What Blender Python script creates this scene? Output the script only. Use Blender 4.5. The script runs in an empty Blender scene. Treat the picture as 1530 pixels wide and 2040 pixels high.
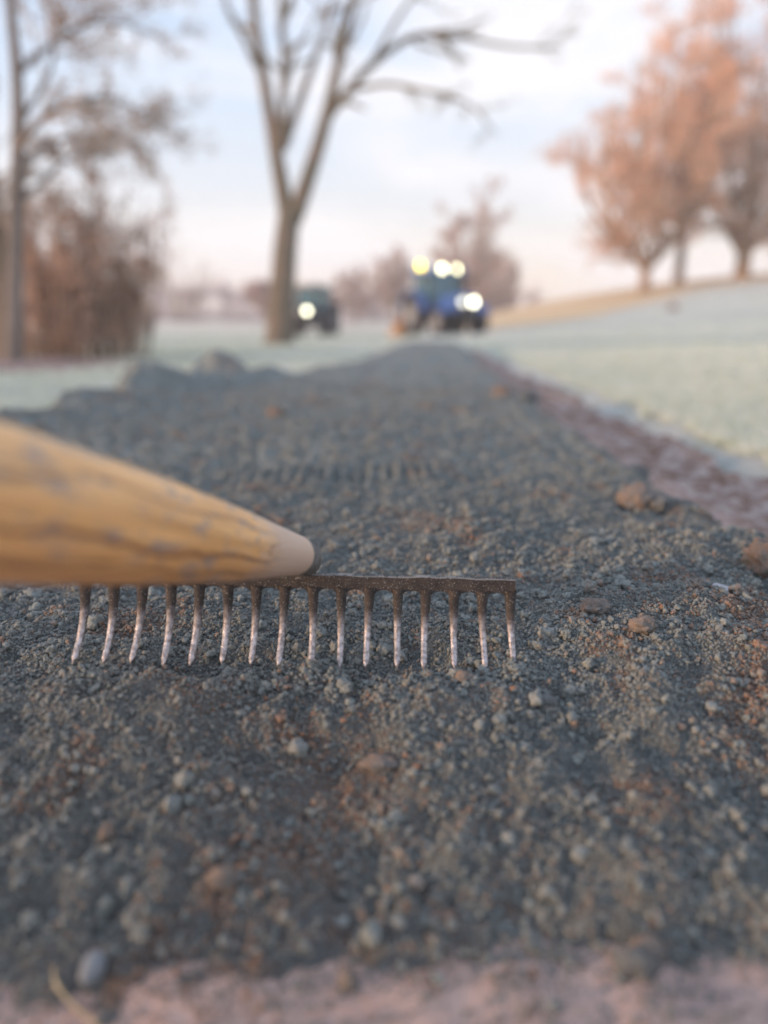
import bpy, math, random
import numpy as np
from mathutils import Vector, noise as mnoise, Euler

R = math.radians
random.seed(7)
rng = np.random.default_rng(11)
scene = bpy.context.scene
col = scene.collection

# ------------------------------------------------------------------ camera
HC = 0.31                      # lens height above the gravel
PITCH = R(15.23)
cam_d = bpy.data.cameras.new('camera')
cam = bpy.data.objects.new('camera', cam_d)
col.objects.link(cam)
cam.location = (0, 0, HC)
cam.rotation_euler = (math.pi / 2 - PITCH, 0, 0)
cam_d.sensor_fit = 'HORIZONTAL'
cam_d.sensor_width = 36
cam_d.lens = 33.27
cam_d.clip_start = 0.01
cam_d.clip_end = 2000
cam_d.dof.use_dof = True
cam_d.dof.focus_distance = 0.72
cam_d.dof.aperture_fstop = 1.95
scene.camera = cam

# ------------------------------------------------------------------ sky and sun
SUN_EL, SUN_AZ = R(8.5), R(-112)          # azimuth from +Y towards +X: low, from the left and a little behind
world = bpy.data.worlds.new('World')
scene.world = world
world.use_nodes = True
wt = world.node_tree
wt.nodes.clear()
def wn(t, **k):
    n = wt.nodes.new(t)
    for a, b in k.items():
        setattr(n, a, b)
    return n
sky = wn('ShaderNodeTexSky', sky_type='NISHITA', sun_disc=False, sun_elevation=SUN_EL,
         sun_rotation=SUN_AZ, altitude=50, air_density=1.0, dust_density=1.2, ozone_density=2.0)
tc = wn('ShaderNodeTexCoord')
sep = wn('ShaderNodeSeparateXYZ')
wt.links.new(tc.outputs['Generated'], sep.inputs[0])
ramp = wn('ShaderNodeValToRGB')
cr = ramp.color_ramp
cr.elements[0].position = 0.0
cr.elements[0].color = (6.0, 5.0, 4.2, 1)
cr.elements[1].position = 1.0
cr.elements[1].color = (3.6, 4.6, 6.6, 1)
for p_, c_ in ((0.06, (5.8, 5.4, 4.9, 1)), (0.15, (4.8, 5.1, 5.5, 1)), (0.30, (3.8, 4.7, 5.9, 1)), (0.5, (3.0, 4.2, 6.2, 1))):
    e = cr.elements.new(p_)
    e.color = c_
wt.links.new(sep.outputs['Z'], ramp.inputs[0])
mp = wn('ShaderNodeMapping')
mp.inputs['Scale'].default_value = (1.2, 1.2, 4.5)
mp.inputs['Rotation'].default_value = (0.1, 0.35, 0)
wt.links.new(tc.outputs['Generated'], mp.inputs[0])
cn = wn('ShaderNodeTexNoise')
cn.inputs['Scale'].default_value = 2.6
cn.inputs['Detail'].default_value = 6
cn.inputs['Roughness'].default_value = 0.55
cn.inputs['Distortion'].default_value = 0.4
wt.links.new(mp.outputs[0], cn.inputs['Vector'])
cm = wn('ShaderNodeMapRange')
cm.inputs['From Min'].default_value = 0.42
cm.inputs['From Max'].default_value = 0.64
wt.links.new(cn.outputs['Fac'], cm.inputs['Value'])
cl = wn('ShaderNodeMix', data_type='RGBA')
cl.inputs['B'].default_value = (6.0, 5.9, 6.1, 1)
wt.links.new(cm.outputs['Result'], cl.inputs['Factor'])
wt.links.new(ramp.outputs[0], cl.inputs['A'])
mx = wn('ShaderNodeMix', data_type='RGBA')
mx.inputs['Factor'].default_value = 0.88      # thin high cloud veil over the clear sky
wt.links.new(sky.outputs[0], mx.inputs['A'])
wt.links.new(cl.outputs['Result'], mx.inputs['B'])
bg = wn('ShaderNodeBackground')
bg.inputs['Strength'].default_value = 0.1
wo = wn('ShaderNodeOutputWorld')
wt.links.new(mx.outputs['Result'], bg.inputs['Color'])
wt.links.new(bg.outputs[0], wo.inputs[0])

sun_d = bpy.data.lights.new('sun', 'SUN')
sun = bpy.data.objects.new('sun', sun_d)
col.objects.link(sun)
sun_d.energy = 2.3
sun_d.angle = R(4.5)
sun_d.color = (1.0, 0.62, 0.36)
sd = Vector((math.sin(SUN_AZ) * math.cos(SUN_EL), math.cos(SUN_AZ) * math.cos(SUN_EL), math.sin(SUN_EL)))
sun.rotation_euler = sd.to_track_quat('Z', 'Y').to_euler()

scene.view_settings.view_transform = 'Standard'
scene.view_settings.look = 'None'
scene.view_settings.exposure = 0.95
scene.view_settings.gamma = 1.0
scene.cycles.use_denoising = True
scene.cycles.max_bounces = 6
scene.cycles.diffuse_bounces = 3
scene.cycles.volume_bounces = 2

# ------------------------------------------------------------------ helpers
def P(px, py, t):
    """world point seen at (px, py) of the 1530 x 2040 photo at depth t (used to measure where things stand)"""
    dy = (py - 1020) / 1414
    return np.array([(px - 765) / 1414 * t, (math.cos(PITCH) - dy * math.sin(PITCH)) * t,
                     HC - (math.sin(PITCH) + dy * math.cos(PITCH)) * t])

def tag(o, label=None, cat=None, group=None, kind=None):
    if label: o['label'] = label
    if cat: o['category'] = cat
    if group: o['group'] = group
    if kind: o['kind'] = kind
    return o

def empty(name, loc=(0, 0, 0), rz=0.0):
    o = bpy.data.objects.new(name, None)
    o.empty_display_size = 0.1
    o.location = loc
    o.rotation_euler = (0, 0, rz)
    col.objects.link(o)
    return o

def mesh_obj(name, verts, faces, mat, parent=None, smooth=True, attrs=None):
    me = bpy.data.meshes.new(name)
    verts = np.asarray(verts, dtype=np.float32)
    if isinstance(faces, np.ndarray):
        n, k = faces.shape
        me.vertices.add(len(verts))
        me.vertices.foreach_set('co', verts.ravel())
        me.loops.add(n * k)
        me.loops.foreach_set('vertex_index', faces.astype(np.int32).ravel())
        me.polygons.add(n)
        me.polygons.foreach_set('loop_start', np.arange(0, n * k, k, dtype=np.int32))
        me.update(calc_edges=True)
    else:
        me.from_pydata([tuple(map(float, v)) for v in verts], [], faces)
        me.update()
    if smooth and len(me.polygons):
        me.polygons.foreach_set('use_smooth', np.ones(len(me.polygons), dtype=bool))
    if attrs:
        for an, av in attrs.items():
            a = me.attributes.new(an, 'FLOAT', 'POINT')
            a.data.foreach_set('value', np.asarray(av, dtype=np.float32))
    me.materials.append(mat)
    o = bpy.data.objects.new(name, me)
    col.objects.link(o)
    if parent is not None:
        o.parent = parent
    return o

# --- gradient noise
_perm = np.random.default_rng(3).permutation(512).astype(np.int64)
_ang = np.random.default_rng(4).uniform(0, 2 * np.pi, 512)
_gx, _gy = np.cos(_ang), np.sin(_ang)
def perlin(x, y, seed=0):
    xi = np.floor(x).astype(np.int64); yi = np.floor(y).astype(np.int64)
    xf = x - xi; yf = y - yi
    u = xf * xf * xf * (xf * (xf * 6 - 15) + 10); v = yf * yf * yf * (yf * (yf * 6 - 15) + 10)
    def g(ix, iy, dx, dy):
        h = _perm[(_perm[(ix + seed * 37) & 511] + iy) & 511]
        return _gx[h] * dx + _gy[h] * dy
    a = g(xi, yi, xf, yf); b = g(xi + 1, yi, xf - 1, yf)
    c = g(xi, yi + 1, xf, yf - 1); d = g(xi + 1, yi + 1, xf - 1, yf - 1)
    return ((a * (1 - u) + b * u) * (1 - v) + (c * (1 - u) + d * u) * v) * 1.5
def fbm(x, y, oct=4, seed=0, gain=0.5):
    s = 0; a = 1
    for i in range(oct):
        s = s + a * perlin(x * 2 ** i, y * 2 ** i, seed + i * 5); a *= gain
    return s
def sstep(a, b, x):
    t = np.clip((x - a) / (b - a), 0, 1)
    return t * t * (3 - 2 * t)
def bump(x, y, cx, cy, rx, ry):
    return np.exp(-(((x - cx) / rx) ** 2 + ((y - cy) / ry) ** 2))

# ------------------------------------------------------------------ materials
def new_mat(name):
    m = bpy.data.materials.new(name)
    m.use_nodes = True
    nt = m.node_tree
    b = nt.nodes['Principled BSDF']
    return m, nt, b
def N(nt, t, **k):
    n = nt.nodes.new(t)
    for a, b in k.items():
        setattr(n, a, b)
    return n
def noise_node(nt, vec, scale, detail=4, rough=0.55):
    n = N(nt, 'ShaderNodeTexNoise')
    n.inputs['Scale'].default_value = scale
    n.inputs['Detail'].default_value = detail
    n.inputs['Roughness'].default_value = rough
    if vec is not None:
        nt.links.new(vec, n.inputs['Vector'])
    return n.outputs['Fac']
def rng_node(nt, val, a, b, c=0, d=1):
    n = N(nt, 'ShaderNodeMapRange')
    n.inputs['From Min'].default_value = a; n.inputs['From Max'].default_value = b
    n.inputs['To Min'].default_value = c; n.inputs['To Max'].default_value = d
    nt.links.new(val, n.inputs['Value'])
    return n.outputs['Result']
def mixc(nt, fac, a, b, mode='MIX'):
    n = N(nt, 'ShaderNodeMix', data_type='RGBA', blend_type=mode)
    for s, v in (('A', a), ('B', b), ('Factor', fac)):
        if isinstance(v, (tuple, list)):
            n.inputs[s].default_value = (*v, 1) if len(v) == 3 else v
        elif isinstance(v, (int, float)):
            n.inputs[s].default_value = v
        else:
            nt.links.new(v, n.inputs[s])
    return n.outputs['Result']
def math_n(nt, op, a, b=None):
    n = N(nt, 'ShaderNodeMath', operation=op)
    for i, v in enumerate((a, b)):
        if v is None: continue
        if isinstance(v, (int, float)): n.inputs[i].default_value = v
        else: nt.links.new(v, n.inputs[i])
    return n.outputs[0]
def bump_n(nt, bsdf, h, dist, strength=1.0):
    n = N(nt, 'ShaderNodeBump')
    n.inputs['Distance'].default_value = dist
    n.inputs['Strength'].default_value = strength
    nt.links.new(h, n.inputs['Height'])
    nt.links.new(n.outputs[0], bsdf.inputs['Normal'])
def pos(nt):
    return N(nt, 'ShaderNodeNewGeometry').outputs['Position']
def simple(name, c, rough=0.6, metal=0.0, var=0.25, scale=6, c2=None, bmp=0.0, bscale=40, spec=0.5):
    m, nt, b = new_mat(name)
    o = N(nt, 'ShaderNodeTexCoord').outputs['Object']
    f = noise_node(nt, o, scale, 5)
    c2 = c2 or tuple(v * (1 - var) for v in c)
    nt.links.new(mixc(nt, rng_node(nt, f, 0.35, 0.65), c, c2), b.inputs['Base Color'])
    b.inputs['Roughness'].default_value = rough
    b.inputs['Metallic'].default_value = metal
    b.inputs['Specular IOR Level'].default_value = spec
    if bmp:
        bump_n(nt, b, noise_node(nt, o, bscale, 4), bmp)
    return m

GREY_A, GREY_B = (0.160, 0.188, 0.184), (0.240, 0.264, 0.256)
BROWN_A, BROWN_B = (0.36, 0.205, 0.135), (0.24, 0.155, 0.11)

# gravel sheet: same stuff as the crumbs, tint from attribute
def gravel_material(name, inst):
    m, nt, b = new_mat(name)
    p = pos(nt)
    if inst:
        at = N(nt, 'ShaderNodeAttribute', attribute_type='INSTANCER', attribute_name='tint').outputs['Fac']
    else:
        at = N(nt, 'ShaderNodeAttribute', attribute_name='tint').outputs['Fac']
    f1 = noise_node(nt, p, 60, 4, 0.6)
    f2 = noise_node(nt, p, 420, 4, 0.6)
    grey = mixc(nt, rng_node(nt, f1, 0.35, 0.65), GREY_A, GREY_B)
    grey = mixc(nt, rng_node(nt, f2, 0.42, 0.72), grey, (0.33, 0.350, 0.338))
    brown = mixc(nt, rng_node(nt, f2, 0.35, 0.65), BROWN_A, BROWN_B)
    speck = math_n(nt, 'MULTIPLY', at, rng_node(nt, noise_node(nt, p, 170, 3, 0.6), 0.36, 0.52))
    c = mixc(nt, speck, grey, brown)
    if not inst:      # shade in the gaps between crumbs, painted by darkening the sheet
        c = mixc(nt, N(nt, 'ShaderNodeAttribute', attribute_name='damp').outputs['Fac'], c, mixc(nt, 1.0, c, (.60, .60, .62), 'MULTIPLY'))
    nt.links.new(c, b.inputs['Base Color'])
    b.inputs['Roughness'].default_value = 0.95
    b.inputs['Specular IOR Level'].default_value = 0.15
    h1 = noise_node(nt, p, 260, 6, 0.65)
    h2 = noise_node(nt, p, 900, 3, 0.6)
    h = math_n(nt, 'ADD', h1, math_n(nt, 'MULTIPLY', h2, 0.4))
    bump_n(nt, b, h, 0.0022 if inst else 0.005, 0.9)
    return m
M_GRAVEL = gravel_material('gravel', False)
M_CRUMB = gravel_material('gravel_crumb', True)

def clod_material(name, c1, c2):
    m, nt, b = new_mat(name)
    o = N(nt, 'ShaderNodeTexCoord').outputs['Object']
    f = noise_node(nt, o, 45, 5, 0.65)
    f2 = noise_node(nt, o, 300, 4, 0.6)
    c = mixc(nt, rng_node(nt, f, 0.40, 0.60), c1, c2)
    c = mixc(nt, rng_node(nt, f2, 0.3, 0.8, 0, 0.4), c, (0.33, 0.32, 0.31))
    nt.links.new(c, b.inputs['Base Color'])
    b.inputs['Roughness'].default_value = 0.95
    b.inputs['Specular IOR Level'].default_value = 0.1
    bump_n(nt, b, math_n(nt, 'ADD', noise_node(nt, o, 200, 6, 0.7), f), 0.004)
    return m
M_CLOD_GREY = clod_material('clod_grey', (0.17, 0.18, 0.18), (0.12, 0.13, 0.132))
M_CLOD_BROWN = clod_material('clod_brown', (0.25, 0.165, 0.12), (0.16, 0.15, 0.14))
M_CLOD_TAN = clod_material('clod_tan', (0.30, 0.22, 0.17), (0.20, 0.18, 0.16))
M_CLOD_MIX = clod_material('clod_mixed', (0.25, 0.18, 0.14), (0.16, 0.165, 0.165))

# pink clay path
M_CLAY, nt, b = new_mat('clay_path')
p = pos(nt)
f = noise_node(nt, p, 7, 5); f2 = noise_node(nt, p, 60, 5, 0.65)
fx = N(nt, 'ShaderNodeAttribute', attribute_name='frost').outputs['Fac']
c = mixc(nt, rng_node(nt, f2, 0.35, 0.65), (0.60, 0.43, 0.37), (0.46, 0.315, 0.265))
c = mixc(nt, rng_node(nt, f, 0.45, 0.7), c, (0.44, 0.33, 0.30))
turned = mixc(nt, rng_node(nt, noise_node(nt, p, 17, 8, 0.78), 0.45, 0.62), (0.19, 0.112, 0.082), (0.52, 0.45, 0.425))
c = mixc(nt, fx, c, turned)
nt.links.new(c, b.inputs['Base Color'])
b.inputs['Roughness'].default_value = 0.95
bump_n(nt, b, math_n(nt, 'ADD', f2, noise_node(nt, p, 300, 4)), 0.004)

# frosted field
M_FIELD, nt, b = new_mat('frosted_grass')
p = pos(nt)
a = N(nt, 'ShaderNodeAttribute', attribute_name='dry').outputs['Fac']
g_ = N(nt, 'ShaderNodeAttribute', attribute_name='green').outputs['Fac']
f = noise_node(nt, p, 2.2, 4, 0.6); f2 = noise_node(nt, p, 30, 5, 0.65)
frost = mixc(nt, rng_node(nt, f2, 0.35, 0.65), (0.58, 0.62, 0.585), (0.68, 0.71, 0.685))
green = mixc(nt, rng_node(nt, f2, 0.35, 0.65), (0.37, 0.43, 0.28), (0.46, 0.51, 0.37))
c = mixc(nt, rng_node(nt, f, 0.50, 0.68, 0, 0.75), frost, green)
c = mixc(nt, math_n(nt, 'MULTIPLY', g_, 0.8), c, green)
c = mixc(nt, a, c, (0.72, 0.54, 0.32))  # sunlight on the far crest, painted into the grass as a golden tone
nt.links.new(c, b.inputs['Base Color'])
b.inputs['Roughness'].default_value = 0.9
bump_n(nt, b, noise_node(nt, p, 80, 6, 0.7), 0.03)

def grass_mat(name, c1, c2):
    m, nt, b = new_mat(name)
    oi = N(nt, 'ShaderNodeObjectInfo').outputs['Random']
    nt.links.new(mixc(nt, oi, c1, c2), b.inputs['Base Color'])
    b.inputs['Roughness'].default_value = 0.8
    return m
M_BLADE = grass_mat('frosted_blade', (0.70, 0.75, 0.72), (0.50, 0.57, 0.46))

# bark / twigs / leaves
M_BARK = simple('bark', (0.185, 0.135, 0.10), 0.9, c2=(0.125, 0.11, 0.075), scale=3, bmp=0.02, bscale=12)
M_BARK_GREY = simple('bark_grey', (0.22, 0.18, 0.155), 0.9, c2=(0.15, 0.12, 0.10), scale=3, bmp=0.01, bscale=20)
M_BARK_WARM = simple('bark_warm', (0.34, 0.22, 0.13), 0.9, c2=(0.22, 0.15, 0.10), scale=2, bmp=0.02, bscale=10)
M_TWIG = simple('twig', (0.36, 0.36, 0.31), 0.9)
M_TWIG_RED = simple('twig_red', (0.60, 0.36, 0.25), 0.9, c2=(0.50, 0.38, 0.30), scale=0.6)
M_TWIG_BROWN = simple('twig_brown', (0.42, 0.30, 0.235), 0.9)
def leaf_mat(name, c1, c2):
    m, nt, b = new_mat(name)
    f = noise_node(nt, pos(nt), 0.9, 3)
    nt.links.new(mixc(nt, rng_node(nt, f, 0.4, 0.6), c1, c2), b.inputs['Base Color'])
    b.inputs['Roughness'].default_value = 0.8
    return m
M_LEAF_BROWN = leaf_mat('dead_leaf', (0.60, 0.38, 0.27), (0.48, 0.32, 0.24))
M_LEAF_RED = leaf_mat('bud_red', (0.84, 0.42, 0.23), (0.68, 0.46, 0.32))
M_LEAF_PINK = leaf_mat('bud_pink', (0.48, 0.31, 0.27), (0.42, 0.31, 0.28))
M_LEAF_TAN = leaf_mat('leaf_tan', (0.46, 0.34, 0.25), (0.36, 0.29, 0.22))
M_FAR = leaf_mat('far_wood', (0.42, 0.31, 0.32), (0.36, 0.28, 0.30))

# ------------------------------------------------------------------ terrain heights
XR = ([-5, .2, .7, 1.1, 1.5, 2.8, 4, 6.6, 9, 12], [.62, .62, .66, .64, .64, .70, .79, .95, 1.15, 1.2])
XL = ([-5, .2, 1, 2.3, 3.4, 3.9, 4.8, 6.5, 8, 9, 12], [-1.40, -1.40, -1.36, -1.32, -1.36, -.98, -.58, -.33, -.22, -.2, -.2])
def clay_h(x, y):
    return -.058 + .010 * fbm(x * 3, y * 3, 3, 9) + .0035 * fbm(x * 30, y * 30, 3, 12)
def field_h(x, y):
    z = -.10 - .12 * sstep(3, 15, y) - .06 * sstep(15, 30, y)
    z = z + .012 * fbm(x * .9, y * .9, 3, 21)
    r = np.clip(x - 1.5 - .05 * y, 0, None)
    hill = 4.1 * sstep(9, 42, y) * (1 - np.exp(-np.clip(r, 0, None) / 14.0))
    hill = hill + .05 * sstep(1.2, 4, x) * sstep(-2, 8, y) + (.062 + .02 * sstep(2, 6, y)) * sstep(.70, 1.05, x)
    return z + hill - 3.0 * sstep(46, 90, y) * sstep(3, 12, x)
def gravel_mask(x, y):
    n = .035 * fbm(x * 5, y * 5, 4, 31)
    xr = np.interp(y, *XR); xl = np.interp(y, *XL)
    wr = .10 + .03 * y; wl = .16 + .05 * y
    m = sstep(0, 1, (xr - x + n) / wr) * sstep(0, 1, (x - xl + n * 2) / wl)
    return m * (1 - sstep(8.2, 9.4, y + n * 6))
def gravel_h(x, y):
    n = .045 * fbm(x * 6, y * 6, 5, 41, .65) + .012 * fbm(x * 25, y * 25, 2, 43)
    yf = .350 + .012 * np.sin(x * 9 + 1) + n
    front = np.clip((y - yf) / .27, -0.6, 1)
    front = np.where(front > 0, front ** .85, front * 1.2)
    z = -.055 + .057 * front
    m = gravel_mask(x, y)
    far = sstep(1.1, 2.2, y)
    und = far * (.022 * fbm(x * .7 + 3, y * 1.5, 3, 51) + .010 * fbm(x * 2.5, y * 3.5, 3, 52))
    und = und + .05 * sstep(4, 8, y) + .010 * far * (1 - sstep(4, 7, y)) * np.sin(y * 7.5 + 1.2 * perlin(x * 1.5, y * 1.2, 57))
    near = .008 * fbm(x * 8, y * 8, 3, 53)
    z = z + und + near
    # windrow pushed up in front of the tines and the trough behind them
    z = z + .013 * bump(x, y, -.08, .530, .26, .035) * (1 + .5 * perlin(x * 30, y * 30, 5))
    z = z - .010 * bump(x, y, -.08, .605, .24, .030)
    z = z + .016 * bump(x, y, .26, .64, .14, .10) + .018 * bump(x, y, .38, .86, .2, .16)
    z = z + .016 * bump(x, y, .13, .95, .10, .09)
    # earlier stroke: a low scarp with tine grooves
    w = bump(x, y * 0, -.07, 0, .26, 1)
    sc = y - 1.40 - .03 * np.sin(x * 5) - .012 * perlin(x * 14, y * 3, 8)
    z = z + w * .016 * sstep(-.03, .05, sc) * (1 - sstep(.25, .7, sc))
    z = z + w * .006 * np.cos(x * 2 * np.pi / .027) * np.exp(-(sc / .06) ** 2)
    z = z + .020 * bump(x, y, .0, 2.45, 1.0, .22) + .018 * bump(x, y, -.5, 1.75, .5, .25)
    # lumpy crest on the left rim
    for cx, cy, r, h in ((-1.12, 3.22, .13, .21), (-.98, 3.36, .10, .06), (-.82, 3.60, .13, .16), (-.64, 3.85, .12, .07),
                         (-1.15, 2.5, .3, .06), (-1.12, 2.0, .25, .04), (-.25, 4.8, .3, .03)):
        z = z + h * bump(x, y, cx, cy, r, r) * (1 + .35 * perlin(x * 14, y * 14, 6))
    # crumbly relief
    z = z + (.0060 + .004 * sstep(.9, 2, y)) * fbm(x * 28, y * 28, 4, 61) + .005 * (.5 - np.abs(perlin(x * 62, y * 62, 62))) + .0030 * (.5 - np.abs(perlin(x * 150, y * 150, 65))) + .003 * far * fbm(x * 12, y * 12, 3, 64)
    base = -.10
    return base + (z - base) * m - .4 * (1 - sstep(0, .06, m))
def tint_f(x, y):
    t = 1.3 * bump(x, y, .345, .57, .045, .06) + 1.2 * bump(x, y, .315, .50, .035, .04) + .5 * bump(x, y, .36, .66, .06, .04)
    t = t + .62 * bump(x, y, -.05, .47, .09, .05) + .50 * bump(x, y, -.02, .39, .13, .06) + .35 * bump(x, y, -.1, .55, .22, .03)
    t = t + .6 * bump(x, y, .145, .78, .04, .03) + .45 * bump(x, y, .06, 1.02, .08, .03) + .4 * bump(x, y, .35, .7, .09, .05)
    t = t * (.65 + .7 * fbm(x * 14, y * 14, 3, 71))
    t = t + .55 * sstep(.42, .75, fbm(x * 6, y * 6, 4, 72, .7)) + .25 * sstep(.3, .0, y - .15)
    return np.clip(t, 0, 1)

def axis(lo, hi, f):
    v = [lo]
    while v[-1] < hi:
        v.append(v[-1] + f(v[-1]))
    return np.array(v)
def sheet(name, xs, ys, hf, mat, attrs=None):
    X, Y = np.meshgrid(xs, ys)
    Z = hf(X, Y)
    V = np.stack([X, Y, Z], -1).reshape(-1, 3)
    nx, ny = len(xs), len(ys)
    i = (np.arange(ny - 1)[:, None] * nx + np.arange(nx - 1)[None, :]).ravel()
    F = np.stack([i, i + 1, i + nx + 1, i + nx], -1)
    at = {k: f_(X, Y).ravel() for k, f_ in (attrs or {}).items()}
    return mesh_obj(name, V, F, mat, attrs=at)

xs = axis(-2.2, 1.7, lambda v: .003 if abs(v) < .7 else .003 + .02 * (abs(v) - .7))
ys = axis(.18, 10.2, lambda v: .003 if v < 1.0 else .003 + .009 * (v - 1.0))
o = sheet('gravel_path', xs, ys, gravel_h, M_GRAVEL, {'tint': tint_f, 'damp': lambda x, y: 1 - 1.35 * sstep(.75, 1.8, y)})  # near part of the sheet carries the painted gap shade
tag(o, kind='structure')

def clay_full(x, y):
    xr = .95 + .06 * fbm(x * 2, y * 2, 3, 81) + .03 * np.clip(y, 0, 12)
    xl = np.interp(y, *XL) + .04 + .03 * fbm(x * 2 + 5, y * 2, 3, 82)
    m = sstep(0, .12, xr - x) * sstep(0, .12, x - xl) * (1 - sstep(8.5, 9.5, y))
    fr = sstep(.58, .72, x)
    rough = fr * (.016 * fbm(x * 9, y * 9, 5, 83, .65) + .004)
    return -.17 + (clay_h(x, y) + rough + .17) * m - .35 * (1 - m) 
cx_ = axis(-2.1, 1.7, lambda v: .012)
cy_ = axis(-4, 10, lambda v: .012 if -0.2 < v < 3 else .03)
o = sheet('clay_path', cx_, cy_, clay_full, M_CLAY, {'frost': lambda x, y: sstep(.56, .70, x) + sstep(-1.2, -1.4, x)})
tag(o, kind='structure')

fx_ = axis(-150, 110, lambda v: max(.12, .06 * abs(v)))
fy_ = axis(-12, 240, lambda v: max(.12, .05 * abs(v)))
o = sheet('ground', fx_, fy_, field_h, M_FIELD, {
    'dry': lambda x, y: np.clip(sstep(0, 3.5, y - (14.5 + 1.18 * np.clip(x, 2, 14)) + .8 * fbm(x * .4, y * .4, 2, 91)) * (.35 + .65 * sstep(1, 4, x)) * sstep(24, 30, y + 4 * sstep(1, 4, x)) , 0, 1),  # where the painted sunlight on the crest lies
    'green': lambda x, y: np.clip(sstep(-.5, -2.5, x) * sstep(4, 7, y) * (1 - sstep(15, 22, y)) * (.6 + .5 * fbm(x * .5, y * .5, 2, 92)), 0, 1)})
tag(o, kind='structure')

# ------------------------------------------------------------------ point instancer (for the uncountable crumbs and grass)
def proto_lump(name, seed, mat, sub=3, rough=.55):
    import bmesh
    bm = bmesh.new()
    bmesh.ops.create_icosphere(bm, subdivisions=sub, radius=1)
    off = Vector((seed * 13.1, seed * 7.7, seed * 3.3))
    for v in bm.verts:
        n = v.co.normalized()
        d = 1 + rough * mnoise.noise(n * 1.3 + off) + rough * .55 * mnoise.noise(n * 3.1 + off) + rough * .45 * mnoise.noise(n * 6 + off)
        v.co = n * d
    me = bpy.data.meshes.new(name)
    bm.to_mesh(me); bm.free()
    for p_ in me.polygons: p_.use_smooth = True
    me.materials.append(mat)
    return bpy.data.objects.new(name, me)

def proto_cluster(name, seed, mat):
    r_ = np.random.default_rng(seed + 500)
    V = []; F = []; nb = 0
    for i in range(11):
        q = proto_lump('piece', seed * 17 + i, mat, 2, .6).data
        v = np.array([w_.co[:] for w_ in q.vertices]); f_ = np.array([p_.vertices[:] for p_ in q.polygons])
        d = r_.normal(0, 1, 3); d /= np.linalg.norm(d)
        if i == 0: c_, k = d * .05, .72
        else: c_, k = d * r_.uniform(.5, .8), r_.uniform(.2, .46)
        V.append(v * k + c_); F.append(f_ + nb); nb += len(v)
    me = bpy.data.meshes.new(name)
    me.from_pydata(np.concatenate(V).tolist(), [], np.concatenate(F).tolist())
    for p_ in me.polygons: p_.use_smooth = True
    me.materials.append(mat)
    return bpy.data.objects.new(name, me)

def scatter(name, pts, rot, scl, tint, protos, mat):
    pc = bpy.data.collections.new(name + '_shapes')
    for q in protos: pc.objects.link(q)
    me = bpy.data.meshes.new(name)
    me.vertices.add(len(pts))
    me.vertices.foreach_set('co', np.asarray(pts, np.float32).ravel())
    for an, av, ty in (('rot', rot, 'FLOAT_VECTOR'), ('scl', scl, 'FLOAT_VECTOR')):
        a_ = me.attributes.new(an, ty, 'POINT'); a_.data.foreach_set('vector', np.asarray(av, np.float32).ravel())
    a_ = me.attributes.new('tint', 'FLOAT', 'POINT'); a_.data.foreach_set('value', np.asarray(tint, np.float32))
    a_ = me.attributes.new('pick', 'INT', 'POINT'); a_.data.foreach_set('value', rng.integers(0, len(protos), len(pts)).astype(np.int32))
    me.materials.append(mat)
    o = bpy.data.objects.new(name, me)
    col.objects.link(o)
    ng = bpy.data.node_groups.new(name, 'GeometryNodeTree')
    ng.interface.new_socket('Geometry', in_out='INPUT', socket_type='NodeSocketGeometry')
    ng.interface.new_socket('Geometry', in_out='OUTPUT', socket_type='NodeSocketGeometry')
    gi = ng.nodes.new('NodeGroupInput'); go = ng.nodes.new('NodeGroupOutput')
    m2p = ng.nodes.new('GeometryNodeMeshToPoints')
    iop = ng.nodes.new('GeometryNodeInstanceOnPoints')
    ci = ng.nodes.new('GeometryNodeCollectionInfo')
    ci.inputs['Collection'].default_value = pc
    ci.inputs['Separate Children'].default_value = True
    ci.inputs['Reset Children'].default_value = True
    def attr(nm, dt):
        a = ng.nodes.new('GeometryNodeInputNamedAttribute'); a.data_type = dt
        a.inputs['Name'].default_value = nm
        return a.outputs['Attribute']
    L = ng.links.new
    L(gi.outputs[0], m2p.inputs['Mesh']); L(m2p.outputs[0], iop.inputs['Points'])
    L(ci.outputs[0], iop.inputs['Instance'])
    iop.inputs['Pick Instance'].default_value = True
    L(attr('pick', 'INT'), iop.inputs['Instance Index'])
    L(attr('rot', 'FLOAT_VECTOR'), iop.inputs['Rotation'])
    L(attr('scl', 'FLOAT_VECTOR'), iop.inputs['Scale'])
    L(iop.outputs[0], go.inputs[0])
    md = o.modifiers.new('scatter', 'NODES'); md.node_group = ng
    return o

# crumbs: sizes follow a power law, denser towards the raked part
def crumb_layer(n, ylo, yhi, rlo, rhi, pw=2.5, clump=1.0):
    u = rng.random(n * 3)
    y = ylo * (yhi / ylo) ** u                                # log-uniform: thins out with distance
    hw = .5 + .62 * y
    x = rng.uniform(-1, 1, n * 3) * hw
    k = (x > -1.6) & (x < .95)
    m = gravel_mask(x, y)
    k &= rng.random(n * 3) < np.where(m > .25, 1, 0) * np.clip(.75 + clump * .8 * fbm(x * 18, y * 18, 2, 101), .12, 1)
    x = x[k][:n]; y = y[k][:n]
    # few stray crumbs on the clay in front
    fr = (y - .335) / .05
    kk = (fr > 0) | (rng.random(len(x)) < .28 * np.exp(fr * 1.0))
    x = x[kk]; y = y[kk]
    r = rlo * (1 - rng.random(len(x)) * (1 - (rhi / rlo) ** (1 - pw))) ** (1 / (1 - pw))
    z = np.maximum(gravel_h(x, y), clay_full(x, y))
    return x, y, z, r
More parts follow.
